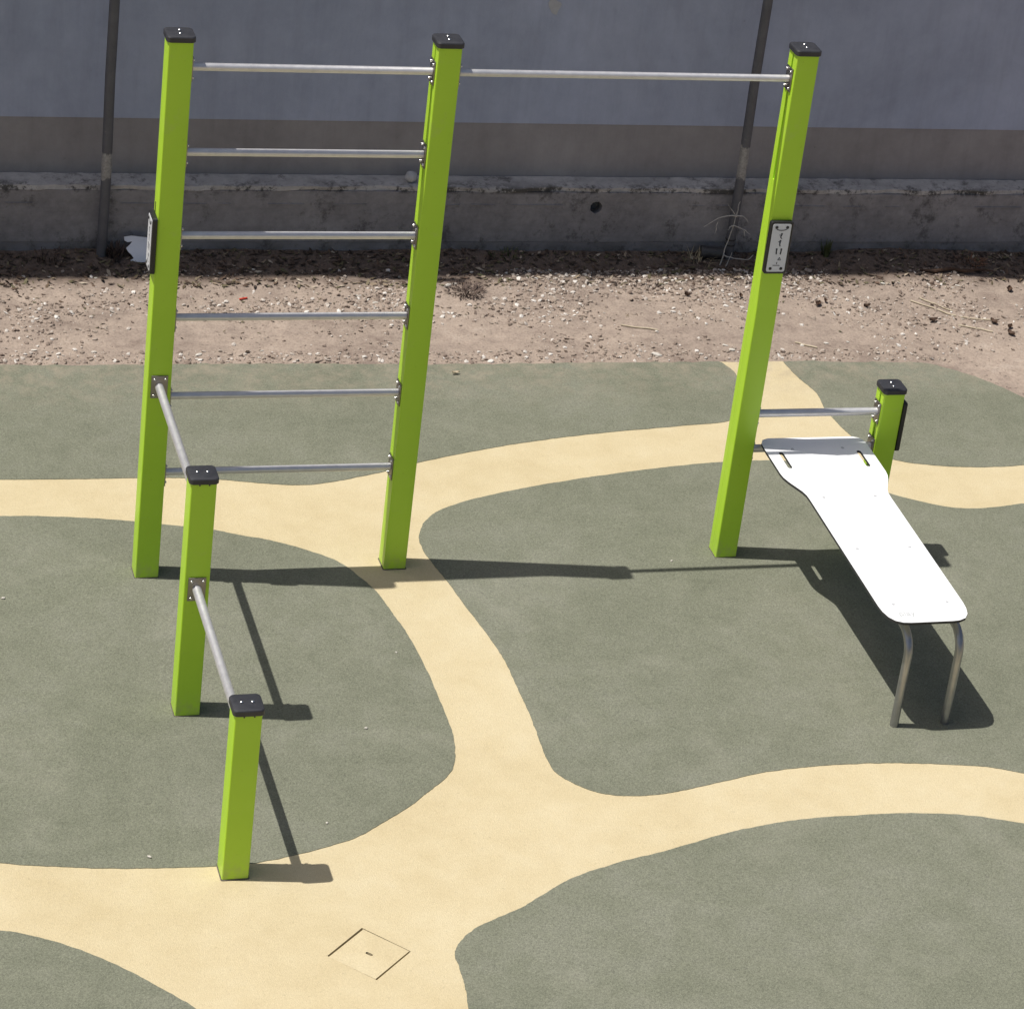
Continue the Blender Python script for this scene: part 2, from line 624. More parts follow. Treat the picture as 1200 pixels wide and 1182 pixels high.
xs = [-220, -120, -60, -30, -14, -8, -5, -3.5, -2.5, -1.8] + spaced(-1.2, 6.6, 0.022) + [6.8, 7.2, 8, 9.5, 12, 18, 30, 60, 120, 220]
ys = [-220, -120, -60, -30, -16, -10, -7, -5, -4, -3, -2, -1, 0, 0.6, 1.0, 1.3] + spaced(1.5, 3.5, 0.022) + [3.56, 3.7, 4.2, 6, 12, 30, 60, 120, 220]
V, Fc = [], []
for y in ys:
    for x in xs:
        if y < 1.4 and x < 5.6:
            z = -0.06
        elif -1.3 < x < 6.7 and 1.4 < y < 3.6:
            z = dirt_z(x, y)
        else:
            z = -0.012
        V.append((x, y, z))
nx = len(xs)
for j in range(len(ys) - 1):
    for i in range(nx - 1):
        a = j * nx + i
        Fc.append((a, a + 1, a + nx + 1, a + nx))
kind(obj('ground', (V, Fc), 'dirt', smooth=180), 'structure')

# ---- rubber surfacing: beige base with green patches laid into it
top_edge = [(-5.0, 2.22), (-2.5, 2.18), (-0.429, 2.139), (0.006, 2.127), (0.45, 2.124), (0.947, 2.12), (1.823, 2.085), (2.785, 2.079), (3.503, 2.07),
            (3.859, 2.07), (4.289, 2.048), (4.721, 2.014), (4.847, 1.935), (4.981, 1.813), (5.079, 1.672), (5.142, 1.575), (5.35, 1.2), (5.6, 0.4),
            (5.9, -1.5), (6.2, -4.0), (6.2, -9.0)]


def rough_edge(pts, amp, step=0.02):
    sm = catmull(pts, 10, closed=False)
    out = []
    for (x0, y0), (x1, y1) in zip(sm, sm[1:]):
        L = math.hypot(x1 - x0, y1 - y0)
        n = max(1, int(L / step)) if -1.3 < x0 < 5.6 else 1
        for k in range(n):
            f = k / n
            x, y = x0 + (x1 - x0) * f, y0 + (y1 - y0) * f
            a = amp * (noise.noise(Vector((x * 9, y * 9, 0))) + 0.7 * noise.noise(Vector((x * 31, y * 31, 4)))) if -1.3 < x < 5.6 else 0
            out.append((x, y + a))
    out.append(sm[-1])
    return out


edge = rough_edge(top_edge, 0.013)

# access cover cut-out (its lid is inset into the beige surfacing)
COV = [(0.277, -2.889), (0.425, -3.065), (0.581, -2.916), (0.418, -2.756)]
cvc = (sum(p[0] for p in COV) / 4, sum(p[1] for p in COV) / 4)
u = Vector((COV[1][0] - COV[0][0] + COV[2][0] - COV[3][0], COV[1][1] - COV[0][1] + COV[2][1] - COV[3][1])) / 2
cov_ang = math.atan2(u.y, u.x)
ch = 0.1115


def cov_sq(h, off=0.0):
    out = []
    for sx_, sy_ in ((-1, -1), (1, -1), (1, 1), (-1, 1)):
        a, b = sx_ * h, sy_ * h
        out.append((cvc[0] + a * math.cos(cov_ang) - b * math.sin(cov_ang), cvc[1] + a * math.sin(cov_ang) + b * math.cos(cov_ang)))
    return out


bm = fill_flat(edge + [(-5.0, -9.0)], [cov_sq(ch + 0.0035)], -0.03)
thicken(bm, 0.03)
kind(obj('rubber_path', bm, 'rubber_beige', smooth=0), 'structure')

I1 = [(3.505, 2.059), (3.533, 1.963), (3.538, 1.827), (3.505, 1.643), (3.419, 1.475), (3.32, 1.37), (3.04, 1.323), (2.546, 1.257), (2.154, 1.18),
      (1.861, 1.1), (1.506, 0.98), (1.349, 0.91), (1.208, 0.86), (1.092, 0.822), (0.957, 0.79), (0.829, 0.788), (0.625, 0.830), (0.443, 0.872),
      (0.216, 0.894), (0.08, 0.898), (-0.154, 0.902), (-0.397, 0.908), (-0.558, 0.917), (-1.5, 0.99), (-3, 1.05), (-5, 1.1)]
I2 = [(-0.596, 0.56), (-0.439, 0.551), (-0.204, 0.52), (0.011, 0.475), (0.185, 0.427), (0.379, 0.37), (0.491, 0.314), (0.643, 0.248), (0.788, 0.149),
      (0.925, 0.02), (0.981, -0.103), (1.033, -0.239), (1.059, -0.395), (1.093, -0.615), (1.114, -0.936), (1.114, -1.196), (1.109, -1.439),
      (1.087, -1.582), (1.06, -1.677), (1.012, -1.762), (0.893, -1.876), (0.799, -1.966), (0.67, -2.062), (0.544, -2.151), (0.391, -2.211),
      (0.101, -2.283), (-0.052, -2.287), (-0.236, -2.278), (-0.467, -2.256), (-0.693, -2.217), (-0.885, -2.172), (-1.7, -1.85), (-2.5, -1.2),
      (-2.7, -0.4), (-2.2, 0.3), (-1.3, 0.58)]
I3 = [(1.347, 0.219), (1.378, 0.317), (1.429, 0.407), (1.504, 0.487), (1.639, 0.565), (1.834, 0.642), (2.027, 0.702), (2.22, 0.754), (2.413, 0.798),
      (2.706, 0.856), (2.901, 0.888), (3.096, 0.911), (3.302, 0.92), (3.476, 0.911), (3.647, 0.856), (3.785, 0.709), (3.92, 0.537), (4.063, 0.438),
      (4.182, 0.377), (4.316, 0.351), (4.465, 0.361), (4.623, 0.388), (4.95, 0.40), (5.3, 0.2), (5.55, -0.5), (5.6, -1.3), (5.3, -2.0), (4.7, -2.3),
      (4.1, -2.2), (3.578, -2.0), (3.439, -1.939), (3.211, -1.893), (2.979, -1.86), (2.741, -1.85), (2.579, -1.854), (2.372, -1.879), (2.201, -1.921),
      (1.992, -1.97), (1.832, -1.992), (1.703, -1.979), (1.602, -1.937), (1.52, -1.852), (1.477, -1.777), (1.468, -1.685), (1.476, -1.501),
      (1.484, -1.353), (1.486, -1.096), (1.485, -0.874), (1.461, -0.652), (1.421, -0.406), (1.397, -0.218), (1.365, -0.042), (1.344, 0.097)]
I4 = [(0.724, -3.283), (0.741, -3.172), (0.746, -3.084), (0.749, -2.99), (0.75, -2.953), (0.774, -2.902), (0.818, -2.848), (0.883, -2.795),
      (0.963, -2.753), (1.082, -2.697), (1.211, -2.61), (1.299, -2.551), (1.382, -2.509), (1.585, -2.438), (1.784, -2.388), (2.077, -2.296),
      (2.241, -2.261), (2.443, -2.233), (2.678, -2.229), (2.988, -2.246), (3.21, -2.289), (3.417, -2.368), (4.0, -2.62), (4.9, -2.85), (5.5, -3.5),
      (5.3, -4.6), (4.2, -5.3), (2.6, -5.4), (1.4, -5.0), (0.75, -4.2), (0.68, -3.6)]
I5 = [(-0.93, -2.599), (-0.809, -2.65), (-0.691, -2.723), (-0.52, -2.869), (-0.411, -2.99), (-0.331, -3.086), (-0.279, -3.153), (-0.1, -3.6),
      (-0.15, -4.4), (-0.8, -5.0), (-2.0, -5.0), (-2.9, -4.2), (-2.9, -3.2), (-2.2, -2.6), (-1.4, -2.48)]
I6 = [(3.869, 2.06), (3.889, 1.868), (3.929, 1.67), (3.911, 1.497), (3.916, 1.376), (3.938, 1.207), (3.996, 1.01), (4.092, 0.891), (4.267, 0.826),
      (4.5, 0.79), (4.648, 0.788), (4.803, 0.799), (5.05, 0.83), (5.3, 0.95)]
OVER = 0.0
e1 = [p for p in edge if -5.0 <= p[0] < 3.50 and p[1] > 1.9]
e6 = [p for p in edge if p[0] > 3.872 and p[1] > 1.20 and p[0] < 5.34]


def patch(name, outline, closed_spline=True):
    outline = [(x + 0.0035 * noise.noise(Vector((x * 23, y * 23, 1))) + 0.002 * noise.noise(Vector((x * 70, y * 70, 5))),
                y + 0.0035 * noise.noise(Vector((x * 23, y * 23, 9))) + 0.002 * noise.noise(Vector((x * 70, y * 70, 3)))) for x, y in outline]
    bm = fill_flat(outline, [], -0.02)
    thicken(bm, 0.0225)
    bmesh.ops.recalc_face_normals(bm, faces=bm.faces)
    return kind(obj(name, bm, 'rubber_green', smooth=0), 'structure')


c1 = catmull(I1, 12, closed=False)
c6 = catmull(I6, 12, closed=False)
inset = lambda pts: [(x, y - 0.003) for x, y in pts]
patch('rubber_patch', inset(e1)[::1] + c1)
patch('rubber_patch', catmull(I2, 12))
patch('rubber_patch', catmull(I3, 12))
patch('rubber_patch', catmull(I4, 12))
patch('rubber_patch', catmull(I5, 12))
patch('rubber_patch', inset(e6) + c6[::-1])

# ---- boundary wall: upper render, brown band, chipped concrete plinth with ledge
wall = thing('boundary_wall', 'tall blue-grey painted wall with brown band and rough concrete plinth', 'wall', (0, WALL_Y, 0))
X0, X1, WH = -9.0, 15.0, 6.2
bm = bmesh.new()
add_box(bm, ((X0 + X1) / 2, 0.125, (0.779 + WH) / 2), (X1 - X0, 0.25, WH - 0.779))
obj('painted_render', bm, 'wall_paint', wall, smooth=0)
bm = bmesh.new()
add_box(bm, ((X0 + X1) / 2, 0.1285, 0.389), (X1 - X0, 0.25, 0.778))
obj('brown_band', bm, 'wall_band', wall, smooth=0)
bm = bmesh.new()
add_box(bm, ((X0 + X1) / 2, 0.12, WH + 0.04), (X1 - X0, 0.34, 0.08), 0.01)
obj('coping', bm, 'plinth', wall)
plinth = obj('plinth', (lambda b: (add_box(b, ((X0 + X1) / 2, 0.0, 0.15), (X1 - X0, 0.07, 0.50)), b)[1])(bmesh.new()), 'plinth', wall, smooth=0)


def plinth_course(name, z0, z1, yf, mat, wob, hole=None, nx_=None, top=False):
    """a concrete lift: a displaced front face (local y = yf) with optional round weep hole"""
    bm = bmesh.new()
    step = 0.03
    xa, xb = -1.6, 7.4
    n = int((xb - xa) / step)
    nz = max(2, int((z1 - z0) / 0.03))
    grid = []
    for j in range(nz + 1):
        row = []
        for i in range(n + 1):
            x = xa + (xb - xa) * i / n
            z = z0 + (z1 - z0) * j / nz
            w = wob * (noise.fractal(Vector((x * 4, z * 9, z0 * 30)), 0.9, 2.1, 5))
            row.append(bm.verts.new((x, yf + w, z + (0.2 * wob * noise.noise(Vector((x * 17, z0 * 9, 2))) if j in (0, nz) else 0))))
        grid.append(row)
    for j in range(nz):
        for i in range(n):
            bm.faces.new((grid[j][i], grid[j][i + 1], grid[j + 1][i + 1], grid[j + 1][i]))
    if hole:
        hx, hz, hr = hole
        dead = [f for f in bm.faces if (f.calc_center_median() - Vector((hx, f.calc_center_median().y, hz))).length < hr + 0.035]
        bmesh.ops.delete(bm, geom=dead, context='FACES')
        be = [e for e in bm.edges if e.is_boundary and (((e.verts[0].co + e.verts[1].co) / 2) - Vector((hx, yf, hz))).length < hr + 0.11
              and z0 + 0.002 < (e.verts[0].co.z + e.verts[1].co.z) / 2 < z1 - 0.002]
        ring = [bm.verts.new((hx + hr * math.cos(2 * math.pi * k / 20) * (1 + 0.06 * math.sin(k * 2.3)), yf, hz + hr * math.sin(2 * math.pi * k / 20) * (1 + 0.06 * math.cos(k * 1.7)))) for k in range(20)]
        re_ = [bm.edges.new((ring[k], ring[(k + 1) % 20])) for k in range(20)]
        bmesh.ops.triangle_fill(bm, use_beauty=True, edges=be + re_, normal=Vector((0, -1, 0)))
        inner = [bm.verts.new((v.co.x, yf + 0.085, v.co.z - 0.012)) for v in ring]
        for k in range(20):
            bm.faces.new((ring[k], ring[(k + 1) % 20], inner[(k + 1) % 20], inner[k]))
        bm.faces.new(inner)
        # drop the triangles that closed the mouth of the hole
        for f in list(bm.faces):
            cc = f.calc_center_median()
            if abs(cc.y - yf) < 0.004 and math.hypot(cc.x - hx, cc.z - hz) < hr * 0.93 and all(v in ring for v in f.verts):
                bm.faces.remove(f)
    # top return to the body behind
    back = [bm.verts.new((v.co.x, 0.0, v.co.z + (0.016 if top else 0.0))) for v in grid[-1]]
    mids = None
    if top:
        lips = [[bm.verts.new((v.co.x, v.co.y + (0.0 - v.co.y) * f_, v.co.z + 0.016 * f_ +
                               0.010 * noise.fractal(Vector((v.co.x * 6, f_ * 4, 9)), 0.9, 2.1, 4) * (1 - f_))) for v in grid[-1]] for f_ in (0.12, 0.35, 0.65)]
        rows = [grid[-1]] + lips + [back]
    else:
        rows = [grid[-1], back]
    for a, b in zip(rows, rows[1:]):
        for i in range(n):
            bm.faces.new((a[i], a[i + 1], b[i + 1], b[i]))
    bot = [bm.verts.new((v.co.x, 0.0, v.co.z)) for v in grid[0]]
    for i in range(n):
        bm.faces.new((bot[i], bot[i + 1], grid[0][i + 1], grid[0][i]))
    return obj(name, bm, mat, plinth, smooth=50)


yl = PLINTH_Y - WALL_Y
plinth_course('concrete_course', -0.05, 0.090, yl + 0.004, 'plinth', 0.006)
plinth_course('concrete_course', 0.092, 0.405, yl - 0.001, 'plinth', 0.004, hole=(3.144, 0.312, 0.037))
# thin fins of cement left where the formwork boards met
fx = -1.2
while fx < 6.6:
    L_ = random.uniform(0.06, 0.35)
    if random.random() < 0.75 and not (fx < 3.2 and fx + L_ > 3.08):
        bm = bmesh.new()
        add_box(bm, (fx + L_ / 2, yl - 0.003, 0.325 + 0.002 * random.random()), (L_, 0.010, 0.0028), 0.0008)
        obj('cement_fin', bm, 'plinth', plinth)
    fx += L_ + random.uniform(0.01, 0.25)
plinth_course('ledge', 0.4062, 0.432, yl + 0.003, 'ledge', 0.020, top=True)
# body extends the plinth outside the detailed stretch
for a, b in ((X0, -1.6), (7.4, X1)):
    bm = bmesh.new()
    add_box(bm, ((a + b) / 2, yl / 2, 0.19), (b - a, -yl, 0.50))
    obj('plinth_end', bm, 'plinth', plinth, smooth=0)

# pale scuff on the paint
bm = bmesh.new()
add_prism(bm, [(0.034 * math.cos(a) * (1 + 0.3 * math.sin(3 * a)), 0.05 * math.sin(a) * (1 + 0.25 * math.cos(2 * a + 1))) for a in [2 * math.pi * k / 18 for k in range(18)]], 0, 0.002)
M['scuff'] = simple('scuff', (0.36, 0.37, 0.39), (0.42, 0.43, 0.46), 0.9, 30)
obj('scuff', bm, 'scuff', wall, loc=(2.782, -0.001, 1.494), rot=(R(90), 0, 0))

# ---- pipes running up the wall
for x, mt, lb in ((0.262, 'pipe_a', 'dark grey pipe up the wall beside the torn white sheet'),
                  (3.992, 'pipe_b', 'dark grey pipe up the wall behind the dry twigs')):
    p = thing('wall_pipe', lb, 'pipe', (x, 3.425, 0), 'pipes up the grey wall')
    bm = bmesh.new()
    add_tube(bm, [(0, 0, -0.05), (0.004, 0, 0.5), (-0.003, 0.002, 1.1), (0, 0, 1.8), (0, 0, 3.4), (0, 0, 4.9)], 0.0285, 18)
    obj('tube', bm, mt, p)
    for z in (2.05, 3.6):
        bm = bmesh.new()
        add_tube(bm, [(0, 0, z), (0, 0, z + 0.03)], 0.033, 18)
        add_box(bm, (0, 0.11, z + 0.015), (0.02, 0.17, 0.02))
        obj('clamp', bm, 'plate', p)
    if mt == 'pipe_b':
        bm = bmesh.new()
        for z in (0.10, 0.135):
            add_tube(bm, [(0, 0, z), (0, 0, z + 0.006)], 0.0315, 18)
        obj('wire_tie', bm, 'black', p)


# ================================================================ WORKOUT STATION
W = 0.1067
H = 2.6
DB, DC, XR = 1.1648, 2.8242, 3.5623
YD, YE, HD, HE, HR = -1.1562, -2.3294, 1.1254, 0.7638, 0.8818
ZR = [2.4741, 2.085, 1.6947, 1.2991, 0.9101, 0.5246]
station = thing('workout_station', 'lime-green outdoor workout station with ladder, pull-up bar, dip bars and white sit-up bench', 'exercise frame')


def post_profile(groove):
    h = W / 2
    p = rrect(h, h, 0.006, 4)
    if groove is None:
        return p
    # a slot in the middle of the left (-x) or right (+x) face
    g, d = 0.0085, 0.014
    if groove == '-x':
        k = 2 * 5
        return p[:k] + [(-h, g + 0.002), (-h + 0.002, g), (-h + d, g), (-h + d, -g), (-h + 0.002, -g), (-h, -g - 0.002)] + p[k:]
    return p + [(h, -g - 0.002), (h - 0.002, -g), (h - d, -g), (h - d, g), (h - 0.002, g), (h, g + 0.002)]


def add_bolt(bm, c, axis, r=0.0075, h=0.008, mat=0):
    a = Vector(axis)
    c = Vector(c)
    add_tube(bm, [c - a * 0.002, c + a * h * 0.55, c + a * h * 0.85, c + a * h], [r, r, r * 0.8, r * 0.4], 10, mat)


def make_post(x, y, h, groove, bolts_along, label):
    bm = bmesh.new()
    add_prism(bm, post_profile(groove), -0.04, h)
    o = obj('post', bm, 'lime', station, (x, y, 0))
    o['label'] = label
    # thin dark ring drawn as the dark line round the post's foot
    bm = bmesh.new()
    a_, b_ = rrect(W / 2 + 0.0045, W / 2 + 0.0045, 0.009, 4), rrect(W / 2 - 0.001, W / 2 - 0.001, 0.006, 4)
    ra = [bm.verts.new((px, py, 0.0022)) for px, py in a_]
    rb_ = [bm.verts.new((px, py, 0.0055)) for px, py in b_]
    for k in range(len(ra)):
        bm.faces.new((ra[k], ra[(k + 1) % len(ra)], rb_[(k + 1) % len(ra)], rb_[k]))
    obj('foot_ring', bm, 'ring_dark', o)
    # cap: rounded lid with a chamfered rim and lugs under it
    bm = bmesh.new()
    hx_ = W / 2 + 0.0085
    levels = [(0.0, hx_ - 0.003, 0.018), (0.003, hx_, 0.020), (0.022, hx_, 0.020), (0.0262, hx_ - 0.0025, 0.0185), (0.028, hx_ - 0.007, 0.016)]
    rg = []
    for z, hh, rr in levels:
        rg.append([bm.verts.new((px, py, h + z)) for px, py in rrect(hh, hh, rr, 5)])
    n = len(rg[0])
    for a, b in zip(rg, rg[1:]):
        for k in range(n):
            bm.faces.new((a[k], a[(k + 1) % n], b[(k + 1) % n], b[k]))
    bm.faces.new(rg[0])
    bm.faces.new(rg[-1])
    if bolts_along == 'x':
        for t_ in (-0.018, 0.022):
            add_box(bm, (t_, -W / 2 - 0.001, h - 0.003), (0.006, 0.004, 0.009))
    obj('cap', bm, 'cap', o, smooth=30)
    for t_ in (-0.0215, 0.0215):
        bm = bmesh.new()
        add_bolt(bm, (0, 0, 0), (0, 0, 1), 0.0075, 0.006)
        obj('bolt', bm, 'bolt', o, (t_ if bolts_along == 'x' else 0.1 * t_, t_ if bolts_along == 'y' else 0, h + 0.028))
    return o


pa = make_post(0, 0, H, '+x', 'y', 'tall lime-green post at the left end of the ladder')
pb = make_post(DB, 0, H, '-x', 'y', 'tall lime-green post between the ladder and the pull-up bar')
pc = make_post(DC, 0, H, '-x', 'y', 'tall lime-green post with a sign, beside the white bench')
pd = make_post(0, YD, HD, None, 'x', 'medium lime-green post in the middle of the dip bars')
pe = make_post(0, YE, HE, None, 'x', 'shortest lime-green post at the front of the dip bars')
pr = make_post(XR, 0, HR, '-x', 'y', 'short lime-green post at the head of the bench')

for p_, zt_ in ((pb, 1.96), (pc, 1.98)):
    bm = bmesh.new()
    add_box(bm, (-W / 2 + 0.0065, 0, zt_ / 2), (0.012, 0.0166, zt_))
    obj('infill_strip', bm, 'lime', p_, smooth=0)

# small oblong opening in the left face of the left post
bm = bmesh.new()
add_tube(bm, [(0, 0, -0.03), (0, 0, 0.03)], 0.007, 10)
obj('slot', bm, 'black', pa, (-W / 2 + 0.0045, 0.016, 1.815))


def bracket(bm, face, axis, mats=(0, 1)):
    """mounting plate with four bolt heads; face = centre on the post face, axis = outward normal"""
    f = Vector(face)
    a = Vector(axis)
    s = a.cross(Vector((0, 0, 1)))
    hw, hh, th = 0.037, 0.055, 0.006
    size = Vector((abs(a.x) * th + abs(s.x) * hw * 2, abs(a.y) * th + abs(s.y) * hw * 2, hh * 2))
    add_box(bm, f + a * (th / 2 + 0.0005), size, 0.0015, mats[0])
    for i in (-1, 1):
        for j in (-1, 1):
            add_bolt(bm, f + a * (th + 0.0005) + s * (i * 0.024) + Vector((0, 0, j * 0.040)), a, 0.0062, 0.007, mats[1])


def bar(name, p0, p1, r, label=None):
    """tube between two post faces, with a bracket at each end"""
    p0, p1 = Vector(p0), Vector(p1)
    d = (p1 - p0).normalized()
    bm = bmesh.new()
    add_tube(bm, [(0, 0, 0), d * 0.008, (p1 - p0) - d * 0.008, p1 - p0], [r * 1.12, r, r, r * 1.12], 20)
    o = obj(name, bm, 'steel', station, p0)
    if label:
        o['label'] = label
    for q, ax in ((Vector((0, 0, 0)), d), (p1 - p0, -d)):
        bm = bmesh.new()
        bracket(bm, q, ax)
        obj('bracket', bm, ['plate', 'bolt'], o)
    return o


h = W / 2
for i, z in enumerate(ZR):
    bar('rung', (h, 0, z), (DB - h, 0, z), 0.0170)
bar('pull_up_bar', (DB + h, 0, ZR[0] - 0.004), (DC - h, 0, ZR[0] - 0.001), 0.0160, 'long horizontal steel pull-up bar')
bar('dip_bar', (0, -h, 0.985), (0, YD + h, 0.985), 0.0190)
bar('dip_bar', (0, YD - h, 0.630), (0, YE + h, 0.630), 0.0192)
bar('foot_bar', (DC + h, 0, 0.765), (XR - h, 0, 0.765), 0.0195)
bar('foot_bar', (DC + h, 0, 0.575), (XR - h, 0, 0.575), 0.0195)


# ---- instruction signs
def rbox(bm, hx_, hz_, r, y0, y1, bev=0.0, mat=0):
    lv = [(y0, 0), (y1 + (bev if y1 < y0 else -bev), 0), (y1, bev)]
    rg = []
    for y_, ins in lv:
        rg.append([bm.verts.new((px, y_, pz)) for px, pz in rrect(hx_ - ins, hz_ - ins, max(r - ins, 0.001), 4)])
    n = len(rg[0])
    for a, b in zip(rg, rg[1:]):
        for k in range(n):
            f = bm.faces.new((a[k], a[(k + 1) % n], b[(k + 1) % n], b[k]))
            f.material_index = mat
    for lp in (rg[0], rg[-1]):
        f = bm.faces.new(lp)
        f.material_index = mat


def stroke(bm, pts, w, y0=0.0, t_=0.0008):
    """flat stroke in the x-z plane"""
    for (xa, za), (xb, zb) in zip(pts, pts[1:]):
        d = Vector((xb - xa, 0, zb - za))
        L = d.length
        d.normalize()
        nrm = Vector((-d.z, 0, d.x)) * w / 2
        a = Vector((xa, y0, za)) - d * w * 0.3
        b = Vector((xb, y0, zb)) + d * w * 0.3
        q = [bm.verts.new(v) for v in (a - nrm, b - nrm, b + nrm, a + nrm)]
        q2 = [bm.verts.new(v.co + Vector((0, -t_, 0))) for v in q]
        bm.faces.new(q2)
        for k in range(4):
            bm.faces.new((q[k], q[(k + 1) % 4], q2[(k + 1) % 4], q2[k]))


def dot(bm, x, z, r, y0=0.0, t_=0.0008, n=10):
    a = [bm.verts.new((x + r * math.cos(2 * math.pi * k / n), y0, z + r * math.sin(2 * math.pi * k / n))) for k in range(n)]
    b = [bm.verts.new(v.co + Vector((0, -t_, 0))) for v in a]
    bm.faces.new(b)
    for k in range(n):
        bm.faces.new((a[k], a[(k + 1) % n], b[(k + 1) % n], b[k]))


def make_sign(loc, rz, label):
    bm = bmesh.new()
    rbox(bm, 0.0565, 0.132, 0.012, 0, -0.021, 0.003)
    o = obj('sign', bm, 'black', station, loc, (0, 0, rz))
    o['label'] = label
    bm = bmesh.new()
    rbox(bm, 0.0455, 0.1205, 0.009, -0.020, -0.0225, 0.0006)
    obj('sign_plate', bm, 'sign', o)
    y0 = -0.0225
    bm = bmesh.new()
    # curved heading line under the upper screws
    stroke(bm, [(-0.024, 0.094), (-0.012, 0.090), (0, 0.089), (0.012, 0.090), (0.024, 0.095)], 0.004, y0)
    # exercise figures
    dot(bm, 0.004, 0.071, 0.005, y0)
    stroke(bm, [(0.004, 0.066), (0.000, 0.055), (0.006, 0.048)], 0.005, y0)
    stroke(bm, [(0.003, 0.063), (-0.006, 0.066)], 0.0035, y0)
    dot(bm, 0.002, 0.036, 0.005, y0)
    stroke(bm, [(0.002, 0.031), (0.001, 0.018), (0.004, 0.010)], 0.0055, y0)
    stroke(bm, [(0.002, 0.028), (-0.006, 0.032)], 0.0035, y0)
    for sx_ in (-1, 1):
        dot(bm, 0.002 + sx_ * 0.0115, -0.006, 0.0048, y0)
        stroke(bm, [(0.002 + sx_ * 0.0115, -0.010), (0.002 + sx_ * 0.011, -0.022), (0.002 + sx_ * 0.010, -0.030)], 0.006, y0)
    stroke(bm, [(0.004, -0.060), (0.011, -0.048), (0.018, -0.061), (0.004, -0.060)], 0.003, y0)
    stroke(bm, [(0.002, -0.072), (0.001, -0.080)], 0.004, y0)
    stroke(bm, [(-0.016, -0.088), (0.016, -0.088)], 0.003, y0)
    obj('pictogram', bm, 'ink', o)
    for sx_ in (-1, 1):
        for sz in (-1, 1):
            bm = bmesh.new()
            add_bolt(bm, (sx_ * 0.0265, y0, sz * 0.104), (0, -1, 0), 0.0075, 0.003)
            obj('screw', bm, 'black', o)
    return o


make_sign((DC - 0.001, -h - 0.0008, 1.667), 0, 'small black-framed instruction sign with pictograms')
make_sign((-h - 0.0008, -0.006, 1.665), R(-90), 'instruction sign on the left post seen edge-on')
make_sign((XR + h + 0.0008, -0.002, 0.702), R(90), 'black instruction sign seen from its edge')

# ---- sit-up bench
BX = 3.193
Y0B, Z0B, Y1B, Z1B = 0.05, 0.615, -1.53, 0.560
slope = (Z1B - Z0B) / (Y1B - Y0B)
half = [(0.22, 0.026), (0.252, 0.012), (0.268, -0.02), (0.271, -0.07), (0.270, -0.31), (0.266, -0.345), (0.254, -0.385), (0.216, -0.475), (0.2075, -0.51),
        (0.2055, -0.55), (0.2055, -1.46), (0.202, -1.505), (0.190, -1.55), (0.168, -1.582), (0.135, -1.598), (0.10, -1.602)]
outer = [(x, y) for x, y in half] + [(-x, y) for x, y in half[::-1]]
holes = []
for sx_ in (-1, 1):
    lp = rrect(0.0115, 0.076, 0.0112, 5)
    holes.append([(sx_ * 0.201 + px, -0.185 + py) for px, py in lp])
bm = fill_flat(outer, holes, -0.013)
thicken(bm, 0.013, 1)
ang = math.atan(slope)
board = obj('bench_board', bm, ['board', 'board_core'], station, (BX, 0, Z0B - slope * Y0B), (ang, 0, 0), smooth=30)
board['label'] = 'white bench board with two hand slots and rounded foot end'
for y in (-0.082, -0.533, -0.988, -1.451):
    for x in (-0.130, 0.130):
        bm = bmesh.new()
        add_bolt(bm, (0, 0, 0), (0, 0, 1), 0.008, 0.0025)
        obj('bolt', bm, 'board_bolt', board, (x, y, 0.0))
# faint embossed word at the foot end
cu_ = bpy.data.curves.new('board_print', 'FONT')
cu_.body = 'play'
cu_.size = 0.050
cu_.extrude = 0.0003
tmp = bpy.data.objects.new('tmp_print', cu_)
C.objects.link(tmp)
bpy.context.view_layer.update()
me = bpy.data.meshes.new_from_object(tmp.evaluated_get(bpy.context.evaluated_depsgraph_get()))
bpy.data.objects.remove(tmp)
me.materials.clear()
me.materials.append(M['faint_print'])
o = bpy.data.objects.new('print', me)
C.objects.link(o)
o.parent = board
o.location = (-0.135, -1.545, 0.0008)
# bent tube legs
for lx in (3.120, 3.367):
    zt, yb, rr = 0.470, -1.575, 0.105
    pts = [(lx, -1.10, 0.553), (lx, -1.20, 0.541), (lx, -1.30, 0.512), (lx, -1.38, 0.486), (lx, yb + rr, zt)]
    for k in range(1, 9):
        a = R(90 * k / 8)
        pts.append((lx, yb + rr - rr * math.sin(a), zt - rr + rr * math.cos(a)))
    pts += [(lx, yb, 0.25), (lx, yb, -0.03)]
    bm = bmesh.new()
    add_tube(bm, pts, 0.0195, 18)
    obj('bench_leg', bm, 'leg_steel', station)
# the cross strap that carries the legs under the board
for yy in (-1.02, -1.14):
    bm = bmesh.new()
    zc = Z0B - slope * Y0B + slope * yy - 0.0165
    add_box(bm, (BX + 0.02, yy, zc), (0.34, 0.035, 0.005), 0.001)
    obj('strap', bm, 'plate', station)

# ================================================================ SMALL THINGS
# access cover: lid inset with an open joint round it and a lifting notch
cov = thing('access_cover', 'small square beige access cover set flush in the path', 'access cover', (cvc[0], cvc[1], 0))
bm = fill_flat([(sx_ * (ch - 0.0040) + 0.0012 * sy_, sy_ * (ch + 0.0002)) for sx_, sy_ in ((-1, -1), (1, -1), (1, 1), (-1, 1))], [[(px, py) for px, py in rrect(0.016, 0.0065, 0.006, 4)]], -0.018)
thicken(bm, 0.0175)
obj('lid', bm, 'rubber_beige', cov, (0, 0, -0.001), (0.006, -0.008, cov_ang), smooth=0)
bm = bmesh.new()
add_box(bm, (0, 0, -0.026), (2 * ch + 0.03, 2 * ch + 0.03, 0.006))
obj('frame', bm, 'black', cov, (0, 0, 0), (0, 0, cov_ang), smooth=0)


